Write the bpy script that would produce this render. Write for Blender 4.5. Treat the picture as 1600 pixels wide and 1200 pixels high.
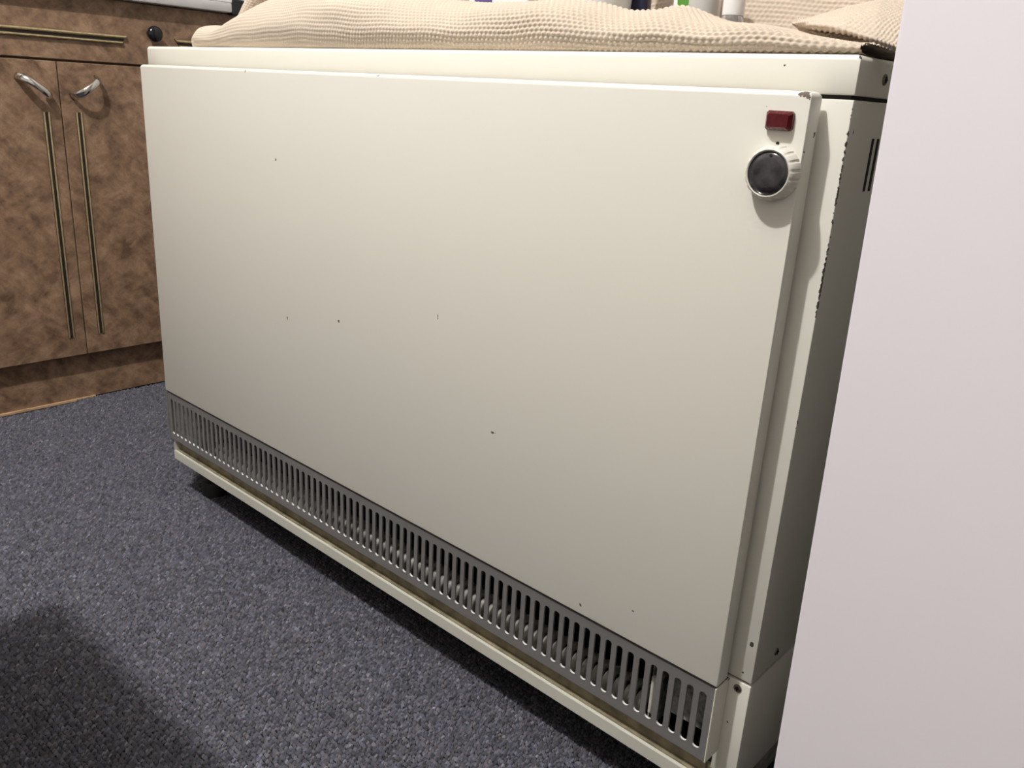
import bpy, bmesh, math, random
import numpy as np
from mathutils import Vector, Matrix

random.seed(4)
rng = np.random.default_rng(4)
for o in list(bpy.data.objects):
    bpy.data.objects.remove(o, do_unlink=True)
SC = bpy.context.scene
COL = SC.collection
ZF = 0.19            # the floor lies 0.19 m below the lower edge of the heater's front panel; design heights are measured from that edge

# ------------------------------------------------------------------ camera
cam_data = bpy.data.cameras.new('camera')
cam = bpy.data.objects.new('camera', cam_data)
COL.objects.link(cam)
RT = Vector((0.73564, 0.67506, 0.0560)); FW = Vector((-0.62665, 0.71090, -0.31925))
FW.normalize(); RT = (RT - FW * RT.dot(FW)).normalized(); UP = RT.cross(FW)
cam.matrix_world = Matrix(((RT.x, UP.x, -FW.x, 1.2849), (RT.y, UP.y, -FW.y, -0.6013), (RT.z, UP.z, -FW.z, 0.4836 + ZF), (0, 0, 0, 1)))
cam_data.sensor_width = 36.0
cam_data.lens = 1322.78 / 1600 * 36.0
cam_data.clip_start = 0.02
SC.camera = cam

# ------------------------------------------------------------------ world, exposure, lamp settings
world = bpy.data.worlds.new('world'); SC.world = world
world.use_nodes = True
world.node_tree.nodes['Background'].inputs[0].default_value = (1.0, 0.96, 0.92, 1)
world.node_tree.nodes['Background'].inputs[1].default_value = 0.04
SC.view_settings.view_transform = 'Standard'
SC.view_settings.look = 'None'
SC.view_settings.exposure = 0.0
SC.view_settings.gamma = 1.0
SC.view_settings.use_curve_mapping = False
LAMP_POS = (0.57, -1.0, 2.2 + ZF)
LAMP_POWER = 154.0
LAMP_COLOR = (1.0, 0.985, 0.958)

# ------------------------------------------------------------------ materials
def nt(m):
    return m.node_tree.nodes, m.node_tree.links

def mat(name, col, rough=0.5, metal=0.0, bump=None, var=None, spec=None, coat=0.0, trans=0.0, ior=None):
    m = bpy.data.materials.new(name); m.use_nodes = True
    N, L = nt(m); b = N['Principled BSDF']
    b.inputs['Base Color'].default_value = (*col, 1); b.inputs['Roughness'].default_value = rough
    b.inputs['Metallic'].default_value = metal
    if spec is not None: b.inputs['Specular IOR Level'].default_value = spec
    if coat: b.inputs['Coat Weight'].default_value = coat
    if trans: b.inputs['Transmission Weight'].default_value = trans
    if ior: b.inputs['IOR'].default_value = ior
    tc = N.new('ShaderNodeTexCoord')
    if var:                                  # (scale, amount): slow colour variation
        n = N.new('ShaderNodeTexNoise'); n.inputs['Scale'].default_value = var[0]; n.inputs['Detail'].default_value = 4
        L.new(tc.outputs['Object'], n.inputs['Vector'])
        r = N.new('ShaderNodeValToRGB')
        r.color_ramp.elements[0].position = .3; r.color_ramp.elements[1].position = .7
        r.color_ramp.elements[0].color = (*[c * (1 - var[1]) for c in col], 1)
        r.color_ramp.elements[1].color = (*[min(1, c * (1 + var[1])) for c in col], 1)
        L.new(n.outputs['Fac'], r.inputs['Fac']); L.new(r.outputs['Color'], b.inputs['Base Color'])
    if bump:                                 # (scale, strength, distance)
        n = N.new('ShaderNodeTexNoise'); n.inputs['Scale'].default_value = bump[0]; n.inputs['Detail'].default_value = 3
        L.new(tc.outputs['Object'], n.inputs['Vector'])
        bp = N.new('ShaderNodeBump'); bp.inputs['Strength'].default_value = bump[1]; bp.inputs['Distance'].default_value = bump[2]
        L.new(n.outputs['Fac'], bp.inputs['Height']); L.new(bp.outputs['Normal'], b.inputs['Normal'])
    return m

def chipped(name, col, spots, chip=(0.06, 0.05, 0.042), rough=0.35):
    """cream enamel with small worn chips at given object-space places (x, y, z, radius, stretch z)"""
    m = mat(name, col, rough, bump=(260, .035, .001), var=(2.2, .012))
    N, L = nt(m); b = N['Principled BSDF']
    src = b.inputs['Base Color'].links[0].from_socket
    tc = N.new('ShaderNodeTexCoord')
    nz = N.new('ShaderNodeTexNoise'); nz.inputs['Scale'].default_value = 420; nz.inputs['Detail'].default_value = 2
    L.new(tc.outputs['Object'], nz.inputs['Vector'])
    off = N.new('ShaderNodeMath'); off.operation = 'MULTIPLY_ADD'; off.inputs[1].default_value = .0042; off.inputs[2].default_value = -.0021
    L.new(nz.outputs['Fac'], off.inputs[0])
    cur = None
    for (x, y, z, r, sx, sz) in spots:
        s = N.new('ShaderNodeVectorMath'); s.operation = 'SUBTRACT'; s.inputs[1].default_value = (x, y, z)
        L.new(tc.outputs['Object'], s.inputs[0])
        k = N.new('ShaderNodeVectorMath'); k.operation = 'MULTIPLY'; k.inputs[1].default_value = (1 / sx, 1, 1 / sz)
        L.new(s.outputs[0], k.inputs[0])
        ln = N.new('ShaderNodeVectorMath'); ln.operation = 'LENGTH'; L.new(k.outputs[0], ln.inputs[0])
        a = N.new('ShaderNodeMath'); a.operation = 'ADD'; L.new(ln.outputs['Value'], a.inputs[0]); L.new(off.outputs[0], a.inputs[1])
        lt = N.new('ShaderNodeMath'); lt.operation = 'LESS_THAN'; lt.inputs[1].default_value = r - .0003; L.new(a.outputs[0], lt.inputs[0])
        if cur is None: cur = lt
        else:
            mx = N.new('ShaderNodeMath'); mx.operation = 'MAXIMUM'; L.new(cur.outputs[0], mx.inputs[0]); L.new(lt.outputs[0], mx.inputs[1]); cur = mx
    mix = N.new('ShaderNodeMix'); mix.data_type = 'RGBA'
    L.new(cur.outputs[0], mix.inputs['Factor']); L.new(src, mix.inputs[6]); mix.inputs[7].default_value = (*chip, 1)
    L.new(mix.outputs[2], b.inputs['Base Color'])
    ro = N.new('ShaderNodeMapRange'); ro.inputs['To Min'].default_value = rough; ro.inputs['To Max'].default_value = .9
    L.new(cur.outputs[0], ro.inputs['Value']); L.new(ro.outputs[0], b.inputs['Roughness'])
    return m

CREAM = (0.795, 0.775, 0.705)
M = {}
M['cream'] = mat('cream_enamel', CREAM, .36, bump=(260, .035, .001), var=(3, .012))
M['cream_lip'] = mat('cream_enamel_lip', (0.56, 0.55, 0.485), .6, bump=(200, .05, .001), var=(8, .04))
M['trough'] = mat('dusty_olive_sheet_steel', (0.24, 0.205, 0.135), .7, bump=(300, .2, .001), var=(60, .35))
M['black_inside'] = mat('black_inside', (0.008, 0.008, 0.009), .8, var=(20, .3))
M['seam'] = mat('dark_seam', (0.02, 0.017, 0.013), .8, var=(40, .3))
M['black_rubber'] = mat('black_rubber', (0.012, 0.012, 0.013), .55, var=(30, .2))
M['black_gloss'] = mat('black_gloss_plastic', (0.008, 0.008, 0.012), .18, var=(30, .2))
M['dust_metal'] = mat('dusty_grey_metal', (0.33, 0.315, 0.29), .6, .2, bump=(220, .3, .001), var=(90, .4))
M['mottled'] = mat('mottled_galvanised_steel', (0.34, 0.34, 0.33), .55, .2, bump=(160, .2, .001), var=(130, .6))
M['ceramic'] = mat('pale_ceramic', (0.75, 0.72, 0.64), .5, var=(60, .1))
M['grey_board'] = mat('grey_board', (0.22, 0.21, 0.195), .7, var=(9, .05))
M['slot_highlight'] = mat('painted_slot_highlight', (0.82, 0.82, 0.81), .35, .05, var=(90, .1))  # near-white colour painting the highlight along the lower slot ends
M['chrome'] = mat('chrome', (0.75, 0.74, 0.72), .13, 1.0, bump=(40, .05, .001))
M['screw'] = mat('tarnished_screw', (0.22, 0.19, 0.15), .45, .9, bump=(900, .4, .0005), var=(300, .4))
M['gold'] = mat('worn_brass', (0.74, 0.62, 0.38), .32, .85, bump=(500, .1, .0004), var=(120, .15))
M['brown_groove'] = mat('dark_brown_groove', (0.022, 0.013, 0.008), .5, var=(60, .3))
M['white_plastic'] = mat('white_plastic', (0.86, 0.85, 0.86), .4, var=(8, .01))
M['grey_edge'] = mat('grey_white_edging', (0.62, 0.60, 0.61), .4, bump=(120, .05, .001), var=(20, .05))
M['white_unit'] = mat('white_melamine', (0.88, 0.83, 0.895), .42, bump=(420, .05, .001), var=(1.5, .008))
M['wall'] = mat('dull_wall_paint', (0.47, 0.45, 0.42), .9, bump=(90, .15, .002), var=(4, .02))
M['wood'] = mat('pale_raw_wood', (0.50, 0.33, 0.19), .6, bump=(80, .2, .001), var=(30, .25))
M['carton'] = mat('carcass_board', (0.26, 0.19, 0.13), .8, var=(14, .2))
M['knob_cream'] = mat('ivory_plastic', (0.72, 0.69, 0.62), .4, var=(200, .06))
M['dial'] = mat('smoked_black_dial', (0.045, 0.042, 0.046), .16, spec=.7, var=(75, .65))  # strong colour noise stands in for the reflection on the dial face
M['red_lens'] = mat('red_lens', (0.085, 0.004, 0.008), .16, spec=.6, var=(300, .25))
M['green'] = mat('green_card', (0.09, 0.28, 0.03), .5, var=(60, .1))
M['navy'] = mat('navy_plastic', (0.012, 0.014, 0.04), .22, var=(40, .2))
M['violet'] = mat('violet_print', (0.11, 0.07, 0.22), .5, var=(60, .1))
M['pale_tube'] = mat('pale_grey_tube', (0.56, 0.55, 0.53), .45, var=(40, .06))
M['clear'] = mat('clear_grey_plastic', (0.80, 0.80, 0.82), .08, trans=.85, ior=1.42, var=(40, .03))
M['liquid'] = mat('grey_liquid', (0.30, 0.29, 0.29), .3, var=(50, .1))

def laminate():
    """brown laminate printed with crossing leaf-like flecks, leather-brown"""
    m = bpy.data.materials.new('brown_fleck_laminate'); m.use_nodes = True
    N, L = nt(m); b = N['Principled BSDF']; b.inputs['Roughness'].default_value = .48
    tc = N.new('ShaderNodeTexCoord')
    w = N.new('ShaderNodeTexNoise'); w.inputs['Scale'].default_value = 9; w.inputs['Detail'].default_value = 3
    L.new(tc.outputs['Object'], w.inputs['Vector'])
    def layer(rot, scl, seed, sc):
        m0 = N.new('ShaderNodeMapping'); m0.inputs['Rotation'].default_value = (rot, 0, 0); mp = N.new('ShaderNodeMapping'); mp.inputs['Scale'].default_value = (1, scl, 1); mp.inputs['Location'].default_value = (0, seed, seed)
        ad = N.new('ShaderNodeVectorMath'); ad.operation = 'MULTIPLY_ADD'; ad.inputs[1].default_value = (.03, .035, .035)
        L.new(w.outputs['Color'], ad.inputs[0]); L.new(tc.outputs['Object'], ad.inputs[2])
        L.new(ad.outputs[0], m0.inputs['Vector']); L.new(m0.outputs[0], mp.inputs['Vector'])
        n = N.new('ShaderNodeTexNoise'); n.inputs['Scale'].default_value = sc; n.inputs['Detail'].default_value = 5; n.inputs['Roughness'].default_value = .68
        L.new(mp.outputs[0], n.inputs['Vector']); return n
    a = layer(.75, .34, 1.3, 66); c = layer(-.55, .34, 4.7, 74); d = layer(0, 1, 9.1, 26)
    v = N.new('ShaderNodeTexVoronoi'); v.inputs['Scale'].default_value = 34; v.feature = 'SMOOTH_F1'
    ad = N.new('ShaderNodeVectorMath'); ad.operation = 'MULTIPLY_ADD'; ad.inputs[1].default_value = (.05, .09, .09)
    L.new(w.outputs['Color'], ad.inputs[0]); L.new(tc.outputs['Object'], ad.inputs[2]); L.new(ad.outputs[0], v.inputs['Vector'])
    sp = N.new('ShaderNodeSeparateColor'); L.new(v.outputs['Color'], sp.inputs[0])
    mx = N.new('ShaderNodeMix'); mx.data_type = 'FLOAT'
    L.new(sp.outputs[0], mx.inputs['Factor']); L.new(a.outputs['Fac'], mx.inputs[2]); L.new(c.outputs['Fac'], mx.inputs[3])
    av = N.new('ShaderNodeMath'); av.operation = 'MULTIPLY_ADD'; av.inputs[1].default_value = .5
    L.new(mx.outputs[0], av.inputs[0])
    s2 = N.new('ShaderNodeMath'); s2.operation = 'MULTIPLY'; s2.inputs[1].default_value = .5; L.new(d.outputs['Fac'], s2.inputs[0])
    L.new(s2.outputs[0], av.inputs[2])
    r = N.new('ShaderNodeValToRGB'); e = r.color_ramp.elements
    e[0].position = .39; e[0].color = (.115, .066, .040, 1); e[1].position = .63; e[1].color = (.37, .245, .160, 1)
    k = e.new(.5); k.color = (.225, .138, .086, 1)
    L.new(av.outputs[0], r.inputs['Fac']); L.new(r.outputs['Color'], b.inputs['Base Color'])
    bp = N.new('ShaderNodeBump'); bp.inputs['Strength'].default_value = .06; bp.inputs['Distance'].default_value = .001
    L.new(av.outputs[0], bp.inputs['Height']); L.new(bp.outputs['Normal'], b.inputs['Normal'])
    return m
M['laminate'] = laminate()

def aluminium():
    m = mat('satin_aluminium', (0.40, 0.39, 0.385), .42, .55)
    N, L = nt(m); b = N['Principled BSDF']
    tc = N.new('ShaderNodeTexCoord'); mp = N.new('ShaderNodeMapping'); mp.inputs['Scale'].default_value = (4, 4, 900)
    L.new(tc.outputs['Object'], mp.inputs[0])
    n = N.new('ShaderNodeTexNoise'); n.inputs['Scale'].default_value = 3; n.inputs['Detail'].default_value = 2; L.new(mp.outputs[0], n.inputs['Vector'])
    r = N.new('ShaderNodeValToRGB'); r.color_ramp.elements[0].color = (.27, .263, .257, 1); r.color_ramp.elements[1].color = (.36, .352, .345, 1)
    L.new(n.outputs['Fac'], r.inputs['Fac']); L.new(r.outputs['Color'], b.inputs['Base Color'])
    return m
M['alu'] = aluminium()

def attr_mat(name, rough, attr='tone', bump=None):
    m = bpy.data.materials.new(name); m.use_nodes = True
    N, L = nt(m); b = N['Principled BSDF']; b.inputs['Roughness'].default_value = rough; b.inputs['Specular IOR Level'].default_value = .15
    a = N.new('ShaderNodeAttribute'); a.attribute_name = attr
    n = N.new('ShaderNodeTexNoise'); n.inputs['Scale'].default_value = 1400; n.inputs['Detail'].default_value = 2
    tc = N.new('ShaderNodeTexCoord'); L.new(tc.outputs['Object'], n.inputs['Vector'])
    mr = N.new('ShaderNodeMapRange'); mr.inputs['To Min'].default_value = .62; mr.inputs['To Max'].default_value = 1.38; L.new(n.outputs['Fac'], mr.inputs['Value'])
    mul = N.new('ShaderNodeVectorMath'); mul.operation = 'SCALE'; L.new(a.outputs['Color'], mul.inputs[0]); L.new(mr.outputs[0], mul.inputs['Scale'])
    L.new(mul.outputs[0], b.inputs['Base Color'])
    return m
M['carpet_pile'] = attr_mat('grey_blue_carpet_yarn', .95)
M['carpet_base'] = mat('dark_carpet_backing', (0.012, 0.0115, 0.014), .95, bump=(500, .6, .003), var=(220, .5))

def knit_mat():
    m = mat('beige_knit_yarn', (0.60, 0.505, 0.41), .85, spec=.15, var=(14, .05), bump=(1500, .35, .0006))
    b = m.node_tree.nodes['Principled BSDF']
    b.inputs['Sheen Weight'].default_value = .25; b.inputs['Sheen Roughness'].default_value = .5
    return m
M['knit'] = knit_mat()

# ------------------------------------------------------------------ mesh helpers (design coordinates, z from the panel's lower edge)
def empty(name, loc, label, cat, group=None):
    o = bpy.data.objects.new(name, None); COL.objects.link(o)
    o.location = (loc[0], loc[1], loc[2] + ZF); o.empty_display_size = .05
    o['label'] = label; o['category'] = cat
    if group: o['group'] = group
    return o

def tag(o, label, cat, group=None):
    o['label'] = label; o['category'] = cat
    if group: o['group'] = group
    return o

def world_origin(p):
    v = Vector((0, 0, 0))
    while p is not None:
        v += p.location; p = p.parent
    return v

def link(name, me, material, parent=None, loc=None, smooth=False, label=None, kind=None):
    """me is in design coordinates; the object's origin is loc (or its parent's origin)"""
    o = bpy.data.objects.new(name, me); COL.objects.link(o)
    if material is not None: me.materials.append(material)
    if parent is not None:
        w = world_origin(parent); o.parent = parent
        me.transform(Matrix.Translation(Vector((0, 0, ZF)) - w))
    else:
        l = Vector(loc if loc else (0, 0, 0)) + Vector((0, 0, ZF))
        me.transform(Matrix.Translation(Vector((0, 0, ZF)) - l)); o.location = l
    if smooth:
        me.polygons.foreach_set('use_smooth', [True] * len(me.polygons))
    if label: o['label'] = label
    if kind: o['kind'] = kind
    return o

def obj(name, bm, material, parent=None, loc=None, smooth=False, label=None, kind=None):
    bmesh.ops.recalc_face_normals(bm, faces=bm.faces)
    me = bpy.data.meshes.new(name); bm.to_mesh(me); bm.free()
    return link(name, me, material, parent, loc, smooth, label, kind)

def smooth_angle(o, deg=40):
    me = o.data
    me.polygons.foreach_set('use_smooth', [True] * len(me.polygons))
    bm = bmesh.new(); bm.from_mesh(me)
    for e in bm.edges:
        e.smooth = not (len(e.link_faces) == 2 and e.calc_face_angle(0) > math.radians(deg))
    bm.to_mesh(me); bm.free()
    return o

def box(bm, x0, x1, y0, y1, z0, z1, bev=0, seg=2):
    r = bmesh.ops.create_cube(bm, size=1)
    vs = r['verts']
    for v in vs:
        v.co = Vector((x0 + (v.co.x + .5) * (x1 - x0), y0 + (v.co.y + .5) * (y1 - y0), z0 + (v.co.z + .5) * (z1 - z0)))
    if bev:
        es = list({e for v in vs for e in v.link_edges})
        bmesh.ops.bevel(bm, geom=es, offset=bev, segments=seg, affect='EDGES', profile=.5)
    return bm

def newbox(*a, **k):
    return box(bmesh.new(), *a, **k)

def lathe(bm, prof, center, axis='z', seg=32, mod=None):
    """prof: (radius, height along axis)"""
    rings = []
    for (r, h) in prof:
        ring = []
        for i in range(seg):
            t = 2 * math.pi * i / seg
            rr = r if mod is None else mod(r, h, t)
            a, b = rr * math.cos(t), rr * math.sin(t)
            p = {'z': (a, b, h), 'y': (a, h, b), 'x': (h, a, b)}[axis]
            ring.append(bm.verts.new(Vector(center) + Vector(p)))
        rings.append(ring)
    for k in range(len(rings) - 1):
        for i in range(seg):
            j = (i + 1) % seg
            bm.faces.new((rings[k][i], rings[k][j], rings[k + 1][j], rings[k + 1][i]))
    bm.faces.new(rings[0][::-1]); bm.faces.new(rings[-1])
    return bm

def tube(bm, pts, radii, seg=10, flat=None):
    pts = [Vector(p) for p in pts]
    if not hasattr(radii, '__len__'): radii = [radii] * len(pts)
    rings = []; n0 = None
    for i, p in enumerate(pts):
        d = (pts[min(i + 1, len(pts) - 1)] - pts[max(i - 1, 0)]).normalized()
        if n0 is None:
            n0 = d.orthogonal().normalized()
        n0 = (n0 - d * n0.dot(d)).normalized(); b0 = d.cross(n0)
        rings.append([bm.verts.new(p + (n0 * math.cos(2 * math.pi * k / seg) + b0 * math.sin(2 * math.pi * k / seg)) * radii[i]) for k in range(seg)])
    for a, b in zip(rings, rings[1:]):
        for k in range(seg):
            bm.faces.new((a[k], a[(k + 1) % seg], b[(k + 1) % seg], b[k]))
    bm.faces.new(rings[0][::-1]); bm.faces.new(rings[-1])
    return bm

def extrude_x(bm, prof, x0, x1, closed=True):
    """prof: list of (y, z), swept along x"""
    a = [bm.verts.new((x0, y, z)) for y, z in prof]; b = [bm.verts.new((x1, y, z)) for y, z in prof]
    n = len(prof)
    for i in range(n if closed else n - 1):
        j = (i + 1) % n
        bm.faces.new((a[i], a[j], b[j], b[i]))
    if closed:
        bm.faces.new(a[::-1]); bm.faces.new(b)
    return bm

def grid_mesh(name, P):
    """P: (nu, nv, 3) array -> mesh of quads"""
    nu, nv = P.shape[:2]
    me = bpy.data.meshes.new(name)
    me.vertices.add(nu * nv); me.vertices.foreach_set('co', P.reshape(-1).astype(np.float32))
    i = np.arange(nu * nv).reshape(nu, nv)
    f = np.stack([i[:-1, :-1], i[1:, :-1], i[1:, 1:], i[:-1, 1:]], -1).reshape(-1, 4)
    return me, f

def mesh_from(name, V, F):
    me = bpy.data.meshes.new(name)
    me.vertices.add(len(V)); me.vertices.foreach_set('co', np.ascontiguousarray(V, np.float32).reshape(-1))
    k = F.shape[1]
    me.loops.add(F.size); me.loops.foreach_set('vertex_index', np.ascontiguousarray(F, np.int32).reshape(-1))
    me.polygons.add(len(F)); me.polygons.foreach_set('loop_start', np.arange(0, F.size, k, dtype=np.int32))
    me.update(calc_edges=True)
    return me

# ------------------------------------------------------------------ the room
XL, XR, YB, YF, ZC = -1.14, 2.30, 0.66, -3.0, 2.36
def struct(name, bm, m):
    o = obj(name, bm, m); o['kind'] = 'structure'; return o
FLOOR = struct('floor', newbox(XL, XR, YF, YB, -ZF - .05, -ZF), M['carpet_base'])
struct('ceiling', newbox(XL, XR, YF, YB, ZC, ZC + .05), M['wall'])
struct('wall_back', newbox(XL, XR, YB, YB + .08, -ZF, ZC), M['wall'])
struct('wall_left', newbox(XL - .08, XL, YF, YB, -ZF, ZC), M['wall'])
struct('wall_right', newbox(XR, XR + .08, YF, YB, -ZF, ZC), M['wall'])
struct('wall_front', newbox(XL, XR, YF - .08, YF, -ZF, ZC), M['wall'])

# the ceiling lamp behind the photographer, with its own light
lamp = empty('ceiling_lamp', (LAMP_POS[0], LAMP_POS[1], ZC), 'small ceiling lamp above and behind the viewpoint, lighting the heater', 'lamp')
obj('lamp_base', lathe(bmesh.new(), [(.05, 0), (.05, -.03), (.03, -.045)], (LAMP_POS[0], LAMP_POS[1], ZC)), M['white_plastic'], lamp, smooth=False)
ld = bpy.data.lights.new('ceiling_lamp_light', 'POINT'); ld.energy = LAMP_POWER; ld.color = LAMP_COLOR; ld.shadow_soft_size = .035
lo = bpy.data.objects.new('lamp_light', ld); COL.objects.link(lo); lo.parent = lamp
lo.location = (0, 0, LAMP_POS[2] - ZF - ZC)

# ------------------------------------------------------------------ carpet pile: thousands of small yarn loops in ribbed rows
def carpet():
    x0, x1, y0, y1 = -.553, 1.06, -.66, .44
    px, py = .0026, .0048
    nx, ny = int((x1 - x0) / px), int((y1 - y0) / py)
    gx, gy = np.meshgrid(np.arange(nx), np.arange(ny), indexing='ij')
    cx = x0 + gx * px + rng.normal(0, .00022, gx.shape)
    cy = y0 + (gy + .12 * (gx % 2)) * py + rng.normal(0, .0005, gx.shape)
    cx, cy = cx.ravel(), cy.ravel()
    # ragged edge by the cabinet plinth: the carpet stops short of it at the near end
    lim = -.547 + np.where(cy < .06, .014, .0) + rng.normal(0, .003, cx.shape)
    keep = cx > lim
    cx, cy = cx[keep], cy[keep]; n = len(cx)
    u = np.array([-1, 0, 1.]); v = np.array([-1, .1, 1.])
    U, Vv = np.meshgrid(u, v, indexing='ij')
    H = np.array([[.05, .30, .05], [.45, 1, .45], [.05, .30, .05]])
    L = px * .46 * rng.uniform(.8, 1.2, n); Wd = py * .46 * rng.uniform(.8, 1.15, n); A = rng.normal(-.20, .15, n)
    hh = rng.uniform(.0030, .0058, n)
    lx = U.ravel()[None] * L[:, None]; ly = Vv.ravel()[None] * Wd[:, None]
    ca, sa = np.cos(A)[:, None], np.sin(A)[:, None]
    X = cx[:, None] + lx * ca - ly * sa; Y = cy[:, None] + lx * sa + ly * ca
    Z = -ZF + .0002 + H.ravel()[None] * hh[:, None] + rng.normal(0, .00025, X.shape)
    V = np.stack([X, Y, Z], -1).reshape(-1, 3)
    q = np.arange(9).reshape(3, 3)
    f = np.stack([q[:-1, :-1], q[1:, :-1], q[1:, 1:], q[:-1, 1:]], -1).reshape(-1, 4)
    F = (f[None] + 9 * np.arange(n)[:, None, None]).reshape(-1, 4)
    me = mesh_from('carpet_pile', V, F)
    t = np.exp(rng.normal(0, .30, n)); warm = rng.uniform(-1, 1, n)
    base = np.stack([.094 * t * (1 + .06 * warm), .093 * t, .113 * t * (1 - .08 * warm), np.ones(n)], -1)
    at = me.attributes.new('tone', 'FLOAT_COLOR', 'POINT')
    at.data.foreach_set('color', np.repeat(base, 9, 0).astype(np.float32).reshape(-1))
    link('carpet_pile', me, M['carpet_pile'], FLOOR, smooth=True, kind='stuff', label='dark blue-grey ribbed loop pile of the carpet')
carpet()

# ------------------------------------------------------------------ storage heater
W, D = 1.0174, .285
XS0, XS1, YS = -.0245, 1.0379, .0243
H = empty('storage_heater', (W / 2, .15, -ZF), 'wide cream enamel storage heater with slotted aluminium grille, filling the picture', 'heater')

def part(name, bm, m, parent=H, smooth=False, label=None, ang=None):
    o = obj(name, bm, m, parent, smooth=smooth, label=label)
    if ang: smooth_angle(o, ang)
    return o

# upper casing: back, two side sheets folded round to the front strips, slotted vents on the right
EX = (1.0379 - W / 2, .0243 - .15)
strip_chips = [(1.032 - W / 2, YS - .15, .041 + ZF, .0019, 1, 1.6), (1.028 - W / 2, YS - .15, .009 + ZF, .0013, 1, 1), (*EX, .44 + ZF, .0015, .7, 28), (*EX, .37 + ZF, .0016, .7, 20), (*EX, .345 + ZF, .0017, .8, 5),
               (*EX, .25 + ZF, .0010, .8, 9), (1.022 - W / 2, YS - .15, -.048 + ZF, .0012, 1, 1), (1.0379 - W / 2, .033 - .15, .475 + ZF, .0014, 1, 1.6)]
M['strip'] = chipped('cream_enamel_casing', CREAM, strip_chips)
part('side_casing', newbox(W - .040, XS1, YS, D, .0015, .496, .0013, 2), M['strip'], ang=24, label='cream side casing at the right end, chipped along its front corner')
part('side_casing', newbox(XS0, -.0045, YS, D, .0015, .496, .0028, 3), M['strip'], ang=35)
part('back_casing', newbox(-.0045, W - .041, YS + .004, D, .0015, .496), M['cream'])
part('gap_strip', newbox(XS0 + .004, XS1 - .004, YS + .004, D - .004, -.0015, .5), M['seam'], label='dark joint between the casing sheets')
for k in range(6):
    y = .0715 + k * .0105
    b = bmesh.new()
    box(b, XS1 - .001, XS1 + .0004, y, y + .0042, .431, .470, 0)
    part('side_vent', b, M['black_inside'], label='black vertical vent slot in the right side' if k == 0 else None)

# lid
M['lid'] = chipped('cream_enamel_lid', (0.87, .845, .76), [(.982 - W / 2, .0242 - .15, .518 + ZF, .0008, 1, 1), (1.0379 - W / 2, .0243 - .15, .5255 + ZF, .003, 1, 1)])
b = newbox(XS0, XS1, .0240, D + .004, .499, .526)
es = [e for e in b.edges if all(abs(v.co.z - .526) < 1e-6 for v in e.verts)]
bmesh.ops.bevel(b, geom=es, offset=.0040, segments=4, affect='EDGES', profile=.5)
es = [e for e in b.edges if len(e.link_faces) == 2 and e.calc_face_angle(0) > 1.2]
bmesh.ops.bevel(b, geom=es, offset=.0014, segments=2, affect='EDGES', profile=.5)
part('lid', b, M['lid'], ang=24)

def screw(c, axis, r, parent, label=None):
    b = bmesh.new(); sgn = -1 if axis == 'y' else 1
    lathe(b, [(r, 0), (r * .95, sgn * .0009), (r * .6, sgn * .0014), (r * .34, sgn * .0009)], c, axis, 16)
    s = part('screw', b, M['screw'], parent, label=label)
    b = bmesh.new(); c = Vector(c)
    e = .0006
    if axis == 'y':
        box(b, c.x - r * .55, c.x + r * .55, c.y - .0018, c.y - .0010, c.z - e, c.z + e); box(b, c.x - e, c.x + e, c.y - .0018, c.y - .0010, c.z - r * .55, c.z + r * .55)
    else:
        box(b, c.x + .0010, c.x + .0018, c.y - r * .55, c.y + r * .55, c.z - e, c.z + e); box(b, c.x + .0010, c.x + .0018, c.y - e, c.y + e, c.z - r * .55, c.z + r * .55)
    part('screw_slot', b, M['black_inside'], s)
screw((XS1, .0745, .512), 'x', .0042, H, 'dark screw in the end of the lid')
screw((XS1, .0690, .0145), 'x', .0038, H)
screw((1.0262, YS, -.0085), 'y', .0040, H, 'tarnished screw in the lower front strip')

# front panel: a folded sheet with rounded edges
def pc(x, z, r, sx=1, sz=1): return (x - W / 2, 0 - .15, z + ZF, r, sx, sz)
chips = [pc(.345, .396, .0017, 1, 1), pc(.360, .197, .0019, .8, 1.4), pc(.470, .217, .0021, 1, 1), pc(.644, .259, .0015, .7, 2), pc(.732, .154, .0018, 2.2, .8),
         pc(.283, .4985, .0017, .8, 2.6), pc(.257, .4995, .0012, 2), pc(.218, .4995, .0019, 2), pc(.228, .4995, .0015, 2), pc(.198, .4995, .0016), pc(.541, .4985, .0014),
         pc(.863, .010, .0016), pc(.924, .033, .0013), pc(1.0115, .4985, .0030, 1.6, .9), pc(1.0150, .4965, .0020, 1, 1), pc(.985, .488, .0009),
         (W / 2, .021 - .15, .484 + ZF, .0030, 1, 1.5), (W / 2, .015 - .15, .471 + ZF, .0017, 1, 1.2), (W / 2, .002 - .15, .459 + ZF, .0012, 1, 1), (W / 2, .023 - .15, .462 + ZF, .0022, 1, 1), (W / 2, .022 - .15, .30 + ZF, .0018, 1, 2)]
M['panel'] = chipped('cream_enamel_front', CREAM, chips, (.13, .105, .085))
def folded(x0, x1, y0, y1, z0, z1, top, side):
    b = newbox(x0, x1, y0, y1, z0, z1)
    es = [e for e in b.edges if all(abs(v.co.z - z1) < 1e-6 for v in e.verts)]
    bmesh.ops.bevel(b, geom=es, offset=top, segments=4, affect='EDGES', profile=.5)
    es = [e for e in b.edges if len(e.link_faces) == 2 and e.calc_face_angle(0) > 1.2]
    bmesh.ops.bevel(b, geom=es, offset=side, segments=2, affect='EDGES', profile=.5)
    return b
b = folded(0, W, 0, .0190, 0, .500, .0042, .0012)
part('front_panel', b, M['panel'], ang=24)

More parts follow.
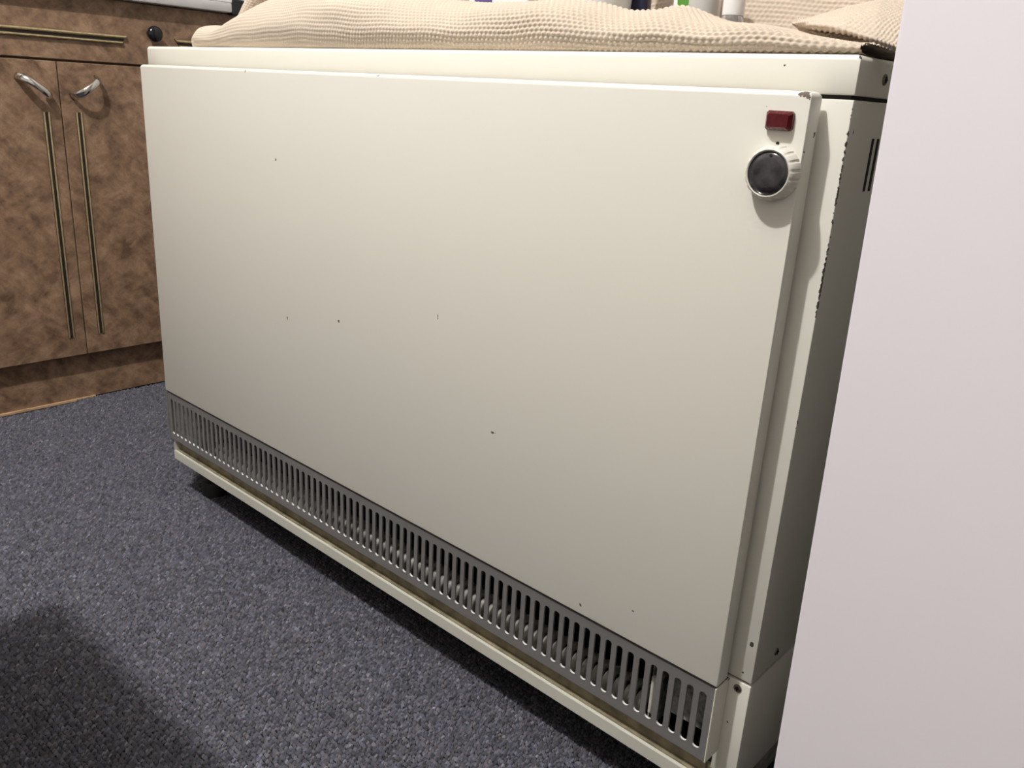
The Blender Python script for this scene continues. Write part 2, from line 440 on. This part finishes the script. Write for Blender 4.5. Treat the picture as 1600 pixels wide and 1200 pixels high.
# warning lamp lens
b = bmesh.new()
def frustum(b, x0, x1, z0, z1, y0, y1, ins, ch):
    def ring(x0, x1, z0, z1, y, ch):
        return [b.verts.new(p) for p in ((x0 + ch, y, z0), (x1 - ch, y, z0), (x1, y, z0 + ch), (x1, y, z1 - ch), (x1 - ch, y, z1), (x0 + ch, y, z1), (x0, y, z1 - ch), (x0, y, z0 + ch))]
    rs = [ring(x0, x1, z0, z1, y0, ch), ring(x0, x1, z0, z1, y0 + (y1 - y0) * .55, ch), ring(x0 + ins, x1 - ins, z0 + ins, z1 - ins, y1, ch * .7)]
    for p, q in zip(rs, rs[1:]):
        for i in range(8): b.faces.new((p[i], p[(i + 1) % 8], q[(i + 1) % 8], q[i]))
    b.faces.new(rs[0]); b.faces.new(rs[-1][::-1])
frustum(b, .9870, 1.0075, .4725, .4860, .0005, -.0062, .0022, .0016)
part('indicator_lens', b, M['red_lens'], label='dark red rectangular indicator lens')
b = bmesh.new(); lathe(b, [(.0013, 0), (.0013, -.0005)], (.9975, 0, .4635), 'y', 12)
part('index_dot', b, M['black_inside'], label='small black dot above the knob')

# control knob with a fluted skirt
def flute(r, h, t):
    return r * (1 + (.034 if h > -.0115 else .006) * (1 if (math.cos(18 * t) > -.55) else 0) - .020)
b = bmesh.new()
kc = (.9990, 0, .4428)
lathe(b, [(.0198, -.0003), (.0196, -.005), (.0184, -.0105), (.0176, -.0122), (.0168, -.0128), (.0163, -.0122), (.0163, -.0113)], kc, 'y', 180, flute)
KN = part('control_knob', b, M['knob_cream'], label='round cream control knob with ribbed skirt and dark dial', ang=30)
b = bmesh.new(); lathe(b, [(.0162, -.0108), (.0162, -.0121), (.0157, -.0127), (.0152, -.0121), (.0152, -.0110)], kc, 'y', 64)
part('dial_ring', b, M['chrome'], KN, ang=40)
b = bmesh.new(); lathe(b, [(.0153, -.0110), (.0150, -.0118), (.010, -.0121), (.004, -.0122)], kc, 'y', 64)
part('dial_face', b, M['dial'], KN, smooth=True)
b = bmesh.new(); lathe(b, [(.0011, -.0120), (.0011, -.0124)], (kc[0] + .0005, 0, kc[2] + .0125), 'y', 12)
part('pointer_mark', b, M['black_inside'], KN)

# lower casing
part('lower_casing', newbox(W - .0050, XS1, YS, D, -.118, -.0015, .0013, 2), M['strip'], ang=24, label='cream lower corner casing right of the grille')
part('lower_casing', newbox(XS0, -.0045, YS, D, -.118, -.0015, .0022, 2), M['cream'], ang=35)
b = bmesh.new(); box(b, W - .0014, W, .0, .0242, -.0835, -.0022, .0005, 1)
part('end_cheek', b, M['cream'], label='cream edge sheet at the right end of the grille')
b = bmesh.new(); box(b, 0, .0014, .0, .0195, -.0835, -.0022, .0004, 1)
part('end_cheek', b, M['alu'])
part('base_frame', newbox(.03, XS1 - .003, .075, D - .01, -.150, -.121, .002, 1), M['dust_metal'], label='dark grey base frame under the casing')

# outlet grille: rails with rounded notches, and one bar between each two slots
NS, P0, PITCH, SW = 76, .0131, .01322, .0073
ZS0, ZS1, ZG0, ZG1 = -.0745, -.0135, -.0835, -.0036
T, GY = .0022, .0026
b = bmesh.new()
def rail(b, zc, zo, sgn):
    """rail strip between the outer edge zo and the bar ends at zc, notched by the rounded slot ends"""
    X, Z = [], []
    xs = [.0015]; zs = [zc]
    for i in range(NS):
        c = P0 + i * PITCH; r = SW / 2
        for k in range(9):
            t = math.pi * k / 8
            xs.append(c - r * math.cos(t)); zs.append(zc + sgn * r * .72 * math.sin(t))
    xs.append(W - .0015); zs.append(zc)
    lo = [[b.verts.new((x, y, z)) for x, z in zip(xs, zs)] for y in (GY, GY + T)]
    up = [[b.verts.new((x, y, zo)) for x in xs] for y in (GY, GY + T)]
    for i in range(len(xs) - 1):
        b.faces.new((lo[0][i], lo[0][i + 1], up[0][i + 1], up[0][i]))
        b.faces.new((lo[1][i], up[1][i], up[1][i + 1], lo[1][i + 1]))
        fc = b.faces.new((lo[0][i], lo[1][i], lo[1][i + 1], lo[0][i + 1]))
        if sgn < 0 and abs(xs[i] - xs[i + 1]) < .002: fc.material_index = 1  # painted highlight, lower rail notches only
        b.faces.new((up[0][i], up[0][i + 1], up[1][i + 1], up[1][i]))
rail(b, ZS1 - SW / 2 * .72, ZG1 - .0008, 1)
rail(b, ZS0 + SW / 2 * .72, ZG0, -1)
za, zb = ZS0 + SW / 2 * .72, ZS1 - SW / 2 * .72
box(b, .0015, P0 - SW / 2, GY, GY + T, za, zb); box(b, P0 + (NS - 1) * PITCH + SW / 2, W - .0015, GY, GY + T, za, zb)
# folded-back top and bottom flanges
box(b, .0015, W - .0015, GY - .0002, .010, ZG1 - .0012, ZG1 - .0002); box(b, .0015, W - .0015, GY, .011, ZG0 - .0012, ZG0)
GR = part('outlet_grille', b, M['alu'], label='long slotted satin aluminium air outlet grille')
GR.data.materials.append(M['slot_highlight'])
b = newbox(-(PITCH - SW) / 2, (PITCH - SW) / 2, GY, GY + T, za, zb)
bmesh.ops.recalc_face_normals(b, faces=b.faces)
bar_me = bpy.data.meshes.new('grille_bar'); b.to_mesh(bar_me); b.free(); bar_me.materials.append(M['alu'])
wo = world_origin(GR)
for i in range(NS - 1):
    o = bpy.data.objects.new('grille_bar', bar_me); COL.objects.link(o); o.parent = GR
    o.location = Vector((P0 + (i + .5) * PITCH, 0, ZF)) - wo

# trough below the grille with the cream lip in front of it
b = bmesh.new()
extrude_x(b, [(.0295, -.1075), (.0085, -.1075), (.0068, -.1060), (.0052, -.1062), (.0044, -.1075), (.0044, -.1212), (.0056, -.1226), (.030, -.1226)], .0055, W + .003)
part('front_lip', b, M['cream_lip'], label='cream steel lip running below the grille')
b = newbox(.0075, W, .0085, .030, -.1073, -.1062)
part('trough_floor', b, M['trough'], label='dusty dark shelf behind the lip')
b = bmesh.new()
extrude_x(b, [(.0050, -.107), (.0050, -.094), (.014, -.0885), (.022, -.0885), (.022, -.107)], .0055, .0073)
part('lip_end', b, M['cream_lip'])
part('inner_lip', newbox(.0085, W - .006, .0150, .0162, -.1063, -.0895), M['trough'])
# dark interior
b = bmesh.new(); box(b, .001, W, .090, .094, -.106, -.001); box(b, .0015, W, .020, .09, -.0035, -.0025); box(b, .001, W, .0302, .094, -.1075, -.1064)
part('inner_baffle', b, M['black_inside'], label='black interior behind the grille')
pts = []
x0, x1, pit, R_ = .105, .935, .0139, .0125
nst = int((x1 - x0) / pit * 14)
for i in range(nst + 1):
    t = i / 14 * 2 * math.pi
    pts.append((x0 + (x1 - x0) * i / nst, (.0385 - R_ * math.cos(t)), -.0865 + R_ * math.sin(t)))
b = bmesh.new(); tube(b, pts, .0046, 8)
part('heating_coil', b, M['dust_metal'], smooth=True, label='dusty grey coil lying behind the grille slots')
part('terminal_box', newbox(.955, 1.0095, .030, .085, -.078, -.004, .001, 1), M['mottled'], label='mottled grey steel box behind the right end of the grille')
b = newbox(.9418, .9432, .020, .060, -.104, -.010); part('mounting_plate', b, M['mottled'])
b = newbox(.9432, .9500, .016, .020, -.080, -.038, .0006, 1); part('ceramic_block', b, M['ceramic'], label='small pale block behind a right-hand slot')
part('terminal_box', newbox(.004, .074, .010, .07, -.080, -.004, .001, 1), M['mottled'])
for x in (.040, .0655, .079, .125):
    part('support_wire', newbox(x, x + .0012, .005, .007, -.078, -.040), M['ceramic'])

def foot(x, y):
    b = bmesh.new(); lathe(b, [(.012, -.120), (.012, -.158), (.019, -.162), (.021, -.170), (.021, -ZF + .001)], (x, y, 0), 'z', 20)
    part('foot', b, M['black_rubber'], ang=35)
for x, y in ((.045, .052), (.975, .052), (.045, .24), (.975, .24)): foot(x, y)

# ------------------------------------------------------------------ brown kitchen base units along the left wall
XC, TD = -.529, .018
PL = XC - .024
C = empty('kitchen_cabinet', (-.83, .05, -ZF), 'brown fleck-laminate base cabinet with brass trims, left of the heater', 'cabinet')
part('carcass', newbox(XL + .02, XC - TD - .002, -.62, .63, -.083, .622), M['carton'], C)
part('plinth', newbox(PL - .016, PL, -.62, .63, -ZF + .004, -.083), M['laminate'], C, label='brown recessed plinth with pale lower edge')
part('plinth_edge', newbox(PL - .016, PL + .0045, -.62, .10, -ZF, -ZF + .0045), M['wood'], C, label='thin pale wooden strip at floor level')

def bow_handle(parent, a, b_):
    a, b_ = Vector(a), Vector(b_); d = b_ - a; pts = []; rad = []
    for i in range(17):
        t = i / 16
        pts.append(a + d * (.5 - .5 * math.cos(math.pi * t)) + Vector((.030 * math.sin(math.pi * t) ** .8, 0, 0)))
        rad.append(.0030 + .0008 * abs(math.cos(math.pi * t)))
    b = bmesh.new(); tube(b, pts, rad, 16)
    dn = d.normalized(); wd = Vector((1, 0, 0)).cross(dn)      # widen into a flat strap across its run
    for v in b.verts:
        c_ = a + dn * (v.co - a).dot(dn); k = (v.co - a).dot(wd)
        v.co += wd * k * 1.0
    return obj('bow_handle', b, M['chrome'], parent, smooth=True, label='chrome bow handle set aslant')

def trim_v(parent, y, z0, z1):
    b = bmesh.new(); box(b, XC, XC + .0016, y - .0062, y + .0062, z0, z1)
    t = obj('trim_strip', b, M['brown_groove'], parent, label='upright twin brass strip with a dark groove')
    for s in (-1, 1):
        b = bmesh.new(); n = 6
        prof = [(.0018 * 1 + .0020 * math.sin(math.pi * k / n), -.0017 * math.cos(math.pi * k / n)) for k in range(n + 1)]
        lo = [b.verts.new((XC + p[0] - .0008, y + s * .0043 + p[1], z0)) for p in prof]; hi = [b.verts.new((XC + p[0] - .0008, y + s * .0043 + p[1], z1)) for p in prof]
        for k in range(n): b.faces.new((lo[k], lo[k + 1], hi[k + 1], hi[k]))
        b.faces.new(lo); b.faces.new(hi[::-1])
        obj('brass_ridge', b, M['gold'], t, smooth=False)

def trim_h(parent, y0, y1, zc):
    """horizontal handle strip with mitred ends: the upper ridge is longer"""
    b = bmesh.new()
    v = [b.verts.new(p) for p in ((XC, y0, zc + .0085), (XC, y1, zc + .0085), (XC, y1 - .012, zc - .0085), (XC, y0 + .012, zc - .0085))]
    w = [b.verts.new(p.co + Vector((.003, 0, 0))) for p in v]
    b.faces.new(v); b.faces.new(w[::-1])
    for i in range(4): b.faces.new((v[i], v[(i + 1) % 4], w[(i + 1) % 4], w[i]))
    t = obj('trim_strip', b, M['brown_groove'], parent, label='long twin brass strip with mitred ends')
    for z, h in ((zc + .0052, .0060), (zc - .0058, .0046)):
        f = lambda zz: (zc + .0085 - zz) / .017 * .012
        b = bmesh.new(); n = 8; A, B = [], []
        for k in range(n + 1):
            tt = math.pi * k / n; zz = z - h / 2 * math.cos(tt); xx = XC + .0028 + h * .75 * math.sin(tt)
            A.append(b.verts.new((xx, y0 + f(zz), zz))); B.append(b.verts.new((xx, y1 - f(zz), zz)))
        for k in range(n): b.faces.new((A[k], A[k + 1], B[k + 1], B[k]))
        b.faces.new(A); b.faces.new(B[::-1])
        obj('brass_ridge', b, M['gold'], t)

def door(y0, y1):
    return part('door', newbox(XC - TD, XC, y0, y1, -.083, .5015, .0012, 1), M['laminate'], C, label=None)
d1 = door(-.300, .0846); d2 = door(.0862, .470)
d1['label'] = 'left-hand brown cabinet door at the picture edge'; d2['label'] = 'brown cabinet door next to the heater'
door(.472, .628); door(-.62, -.302)
bow_handle(d1, (XC, .012, .4725), (XC, .064, .4350)); bow_handle(d2, (XC, .108, .4385), (XC, .158, .4745))
trim_v(d1, .0565, -.042, .408); trim_v(d2, .1170, -.042, .409)
DR = part('drawer', newbox(XC - TD, XC, -.62, .628, .5055, .622, .0012, 1), M['laminate'], C, label='brown drawer front with brass strips and black knob')
trim_h(DR, -.30, .2235, .5505); trim_h(DR, .3245, .60, .5525)
b = bmesh.new(); lathe(b, [(.009, 0), (.009, .009), (.0135, .012), (.0155, .017), (.0145, .0225), (.010, .0255), (.004, .0265)], (XC, .2755, .5665), 'x', 32)
obj('knob', b, M['black_gloss'], DR, smooth=True, label='round glossy black knob')

# worktop with pale edging and a black end cap
XW = XC + .023
WT = empty('worktop', (-.83, .05, .624), 'white worktop edge with black end cap above the brown cabinet', 'worktop')
part('slab', newbox(XL + .01, XW - .001, -.62, .640, .643, .690, .002, 2), M['white_plastic'], WT)
b = bmesh.new(); box(b, XL + .01, XW, -.62, .449, .6240, .6430, .0022, 2)
part('edge_strip', b, M['grey_edge'], WT, label='pale grey strip under the white front edge', ang=40)
part('end_cap', newbox(XC + .001, XW + .0025, .4492, .489, .6195, .6515, .003, 2), M['black_rubber'], WT, label='black plastic end cap')

# ------------------------------------------------------------------ tall white unit on the right
b = bmesh.new()
za, zb = -ZF, 1.65
TC = empty('tall_cabinet', (1.40, .27, -ZF), 'tall plain white cabinet front cutting off the right end of the heater', 'cabinet')
v = [b.verts.new(p) for p in ((1.0995, -.05, za), (1.72, -.05, za), (1.72, -.030, za), (1.0995, -.030, za), (1.0660, -.05, zb), (1.72, -.05, zb), (1.72, -.030, zb), (1.0660, -.030, zb))]
for f in ((0, 1, 2, 3), (7, 6, 5, 4), (0, 4, 5, 1), (1, 5, 6, 2), (2, 6, 7, 3), (3, 7, 4, 0)): b.faces.new([v[i] for i in f])
bmesh.ops.bevel(b, geom=list(b.edges), offset=.0012, segments=2, affect='EDGES')
part('door', b, M['white_unit'], TC, label='plain white door filling the right of the picture')
part('carcass', newbox(1.106, 1.72, -.0295, .60, -ZF, zb, .001, 1), M['grey_board'], TC)

# ------------------------------------------------------------------ knitted blanket on the lid
ZL = .5265
def resample(poly, step):
    """poly (n, k, 3): rows of k control points -> smooth rows sampled evenly by the mean arc length"""
    k = poly.shape[1]
    t = np.linspace(0, k - 1, 40 * (k - 1))
    i = np.clip(t.astype(int), 0, k - 2); f = (t - i)[None, :, None]
    p = lambda j: poly[:, np.clip(j, 0, k - 1)]
    a, b_, c, d = p(i - 1), p(i), p(i + 1), p(i + 2)
    C_ = .5 * ((2 * b_) + (-a + c) * f + (2 * a - 5 * b_ + 4 * c - d) * f ** 2 + (-a + 3 * b_ - 3 * c + d) * f ** 3)
    seg = np.linalg.norm(np.diff(C_, axis=1), axis=2); s = np.concatenate([np.zeros((len(C_), 1)), np.cumsum(seg, 1)], 1)
    Lm = s[:, -1].mean(); n = max(4, int(Lm / step))
    out = np.empty((len(C_), n, 3))
    for r in range(len(C_)):
        q = np.linspace(0, s[r, -1], n)
        for ax in range(3): out[r, :, ax] = np.interp(q, s[r], C_[r, :, ax])
    return out, Lm

def knit(poly_fn, u0, u1, du=.00092, dv=.00080, pw=.0054, rh=.0042, amp=.0016, skew=0.0, ulen=None):
    us = np.linspace(u0, u1, int((ulen or (u1 - u0)) / du))
    ctrl = np.stack([poly_fn(u) for u in us])
    P, Lm = resample(ctrl, dv)
    nu, nv = P.shape[:2]
    tu = np.gradient(P, axis=0); tv = np.gradient(P, axis=1); N_ = np.cross(tu, tv); N_ /= np.linalg.norm(N_, axis=2, keepdims=True) + 1e-12
    a = (np.linspace(0, 1, nu) * (ulen or (u1 - u0)))[:, None]; v = (np.linspace(0, 1, nv) * Lm)[None, :]
    if callable(pw):
        g = 1 / np.array([pw(u) for u in us]); st = (ulen or (u1 - u0)) / (nu - 1)
        a = (np.cumsum(g) * st)[:, None]; pw = 1.0
    uu = np.linspace(0, 1, nu)[:, None] * (ulen or (u1 - u0)); a = a + pw * .15 * np.sin(v * 55 + uu * 9); v = v + .0012 * np.sin(uu * 31) + .0004 * np.sin(uu * 83 + 1)
    row = np.floor(v / rh); fr = v / rh - row
    ph = a / pw + .5 * (row % 2) - .30 * (fr - .5)
    if callable(amp): amp = np.array([amp(u) for u in us])[:, None]
    d = amp * (.25 + .75 * (.5 + .5 * np.cos(2 * np.pi * ph)) ** .9) * np.sin(np.pi * fr) ** .85
    P = P + N_ * d[..., None]
    P[..., 2] = np.maximum(P[..., 2], ZL + .0003)
    return P

sil_x = [.004, .010, .020, .035, .05, .07, .09, .11, .125, .14, .16, .183, .207, .23, .28, .33, .42, .50, .56, .62, .68, .72, .766, .80, .837, .856, .888, .907, .936, .957, .99, 1.03]
sil_h = [.0, .012, .021, .0275, .030, .0315, .0315, .0275, .0255, .026, .035, .045, .054, .062, .069, .069, .063, .0565, .052, .0475, .047, .0485, .0445, .0365, .0365, .0405, .0295, .0245, .0225, .0195, .0125, .006]
def hump(x): return float(np.interp(x, sil_x, sil_h))
def hump_s(x): return sum(hump(x + d) for d in (-.008, -.004, 0, .004, .008)) / 5
def main_fold(x):
    h = hump_s(x); w = .5 + .5 * math.sin(x * 14 + .6) ; q = math.sin(x * 23 + 1.1)
    e = min(1, max(.0, (x - .0075) / .085)) ** .92
    y0 = .034 + .004 * math.sin(x * 11) + .046 * (1 - e); g = .06 + .94 * e
    pr = [(.030, .0006, 0), (.008, .0012, 0), (.000, .003, .16), (-.001, .002, .38), (.008 + .005 * q, .002, .66 + .05 * w), (.024 + .004 * q, .001, .88 + .02 * w),
          (.046, 0, 1), (.066, 0, .90), (.080, .002, .42), (.092, .003, 0), (.150, .002, 0)]
    return np.array([(x, y0 + a * g, ZL + b + c * h) for a, b, c in pr])
def back_fold(x):
    k = .0 if x < .7 else .012 * math.sin((x - .7) * 16)
    return np.array([(x, .19, ZL + .004), (x, .205, ZL + .006), (x, .222, ZL + .02), (x, .232, ZL + .05 + k), (x, .240, ZL + .085 + k), (x, .252, ZL + .10 + k), (x, .268, ZL + .08), (x, .275, ZL + .01)])
FL = np.array([(.957, .962, .0760, .0235), (.972, .984, .052, .0195), (.995, 1.016, .040, .0150), (1.018, 1.040, .038, .0085), (1.036, 1.056, .040, .0030)])
def flap(t):
    """upper layer folded over at the right end: free lower edge, ridge behind"""
    ks = np.linspace(0, 1, 5)
    g = lambda c: float(np.interp(t, ks, FL[:, c]))
    xe, ye, ze = g(1), g(2), g(3); xr = float(np.interp(t, ks, [.938, .960, .984, 1.010, 1.032]))
    hr = float(np.interp(t, ks, [.0285, .034, .0405, .0450, .0430]))
    return np.array([(xe + .004, ye + .028, ZL + ze - .0005), (xe + .001, ye + .006, ZL + ze), (xe, ye, ZL + ze + .0022), (xe - .003, ye + .006, ZL + ze + .0050),
                     (xe * .6 + xr * .4, ye + .026, ZL + ze + (hr - ze) * .52), (xr, .118, ZL + hr), (xr - .008, .150, ZL + hr * .9), (xr - .012, .175, ZL + hr * .45)])
def left_fold(t):
    """rolled fold rising behind the left end of the front hem"""
    cx, cy, cz = .074 + .078 * t, .122, ZL + .022 + .060 * t
    r = .0165 * min(1, (t + .35) * 2.0) ** .5 + .006 * t
    out = []
    for k in range(11):
        a = -.6 + k * 5.0 / 10
        out.append((cx - r * .80 * math.cos(a), cy - r * math.sin(a), cz + r * .60 * math.cos(a)))
    return np.array(out)
pitch = lambda u: .0042 + .0026 * max(0, min(1, u)) ** 1.3
patches = [knit(main_fold, .0075, 1.034, pw=pitch, rh=.0039, amp=lambda u: .0010 + .0011 * max(0, min(1, (u - .25) / .5))), knit(back_fold, .60, 1.03, du=.0013, dv=.0011, amp=.0016), knit(flap, 0, 1, ulen=.12, du=.00105), knit(left_fold, -.33, 1, ulen=.14, amp=.0009, pw=.005, rh=.0036)]
Vs, Fs, off = [], [], 0
for P in patches:
    nu, nv = P.shape[:2]; i = np.arange(nu * nv).reshape(nu, nv) + off
    Fs.append(np.stack([i[:-1, :-1], i[1:, :-1], i[1:, 1:], i[:-1, 1:]], -1).reshape(-1, 4)); Vs.append(P.reshape(-1, 3)); off += nu * nv
me = mesh_from('knitted_blanket', np.concatenate(Vs), np.concatenate(Fs))
o = link('knitted_blanket', me, M['knit'], loc=(.52, .12, ZL), smooth=True)
tag(o, 'beige chunky knitted blanket bunched in folds along the heater lid', 'blanket')

# ------------------------------------------------------------------ small things standing in the blanket
def at_lathe(name, prof, x, y, z, m, parent=None, label=None, seg=32):
    b = bmesh.new(); lathe(b, prof, (x, y, z), 'z', seg); return smooth_angle(obj(name, b, m, parent, label=label), 40)
ZB = ZL + .006
t = empty('small_bottle', (.861, .155, ZB), 'little clear bottle with tall white cap standing right of the pale tube', 'bottle')
at_lathe('body', [(.0115, 0), (.0128, .002), (.0128, .024), (.0118, .029), (.0098, .0335)], .861, .155, ZB, M['clear'], t)
at_lathe('contents', [(.0095, .0015), (.0110, .003), (.0110, .021)], .861, .155, ZB, M['liquid'], t)
at_lathe('cap', [(.0098, .034), (.0100, .036), (.0095, .084), (.0085, .086)], .861, .155, ZB, M['white_plastic'], t, 'tall white cap')
t = empty('pale_tube', (.823, .165, ZB), 'pale grey round tube standing between green packet and small bottle', 'tube')
at_lathe('body', [(.0130, 0), (.0138, .002), (.0142, .060), (.0142, .088)], .823, .165, ZB, M['pale_tube'], t)
at_lathe('cap', [(.0125, .0885), (.0125, .108), (.0115, .110)], .823, .165, ZB, M['white_plastic'], t)
t = empty('green_packet', (.800, .185, ZB), 'green packet with white border peeking out beside the pale tube', 'packet')
b = bmesh.new(); box(b, .774, .822, .188, .200, ZB, ZB + .10, .001, 1); part('box_body', b, M['white_plastic'], t)
b = bmesh.new()
vv = [b.verts.new(p) for p in ((.7815, .1874, ZB + .030), (.8195, .1874, ZB + .030), (.8195, .1874, ZB + .095), (.7750, .1874, ZB + .095))]
ww = [b.verts.new(p.co + Vector((0, .0008, 0))) for p in vv]
b.faces.new(vv); b.faces.new(ww[::-1])
for i in range(4): b.faces.new((vv[i], vv[(i + 1) % 4], ww[(i + 1) % 4], ww[i]))
part('printed_face', b, M['green'], t, label='green printed front')
t = empty('white_cup', (.698, .165, ZB), 'rounded white plastic cup sunk behind the middle fold of the blanket', 'cup')
at_lathe('body', [(.026, 0), (.029, .003), (.0345, .055), (.0355, .085), (.0335, .085), (.0325, .055), (.027, .006)], .698, .165, ZB, M['white_plastic'], t)
t = empty('navy_case', (.732, .185, ZB), 'narrow navy glossy case between white cup and green packet', 'case')
b = bmesh.new(); box(b, .718, .742, .184, .200, ZB, ZB + .09, .005, 3); smooth_angle(part('body', b, M['navy'], t), 40)
b = bmesh.new(); box(b, .7185, .7415, .1835, .2005, ZB + .0905, ZB + .11, .004, 3); smooth_angle(part('cap', b, M['navy'], t), 40)
t = empty('small_carton', (.52, .205, ZB), 'white carton with violet band behind the blanket ridge near the middle', 'carton')
part('box_body', newbox(.478, .575, .192, .228, ZB, ZB + .075, .001, 1), M['white_plastic'], t)
part('printed_band', newbox(.489, .518, .1912, .1921, ZB + .050, ZB + .0745), M['violet'], t, label='violet printed band')

# ------------------------------------------------------------------ an unseen side table, added to cast the shadow on the carpet
S = empty('unseen_side_table', (.58, -.75, -ZF), 'unseen wooden side table added beside the viewpoint to cast the shadow on the carpet', 'table')
part('table_top', newbox(.314, .85, -1.02, -.486, .515, .540, .003, 2), M['wood'], S)
for x in (.37, .80):
    for y in (-.96, -.55):
        part('leg', newbox(x - .016, x + .016, y - .016, y + .016, -ZF + .001, .516, .002, 1), M['wood'], S)
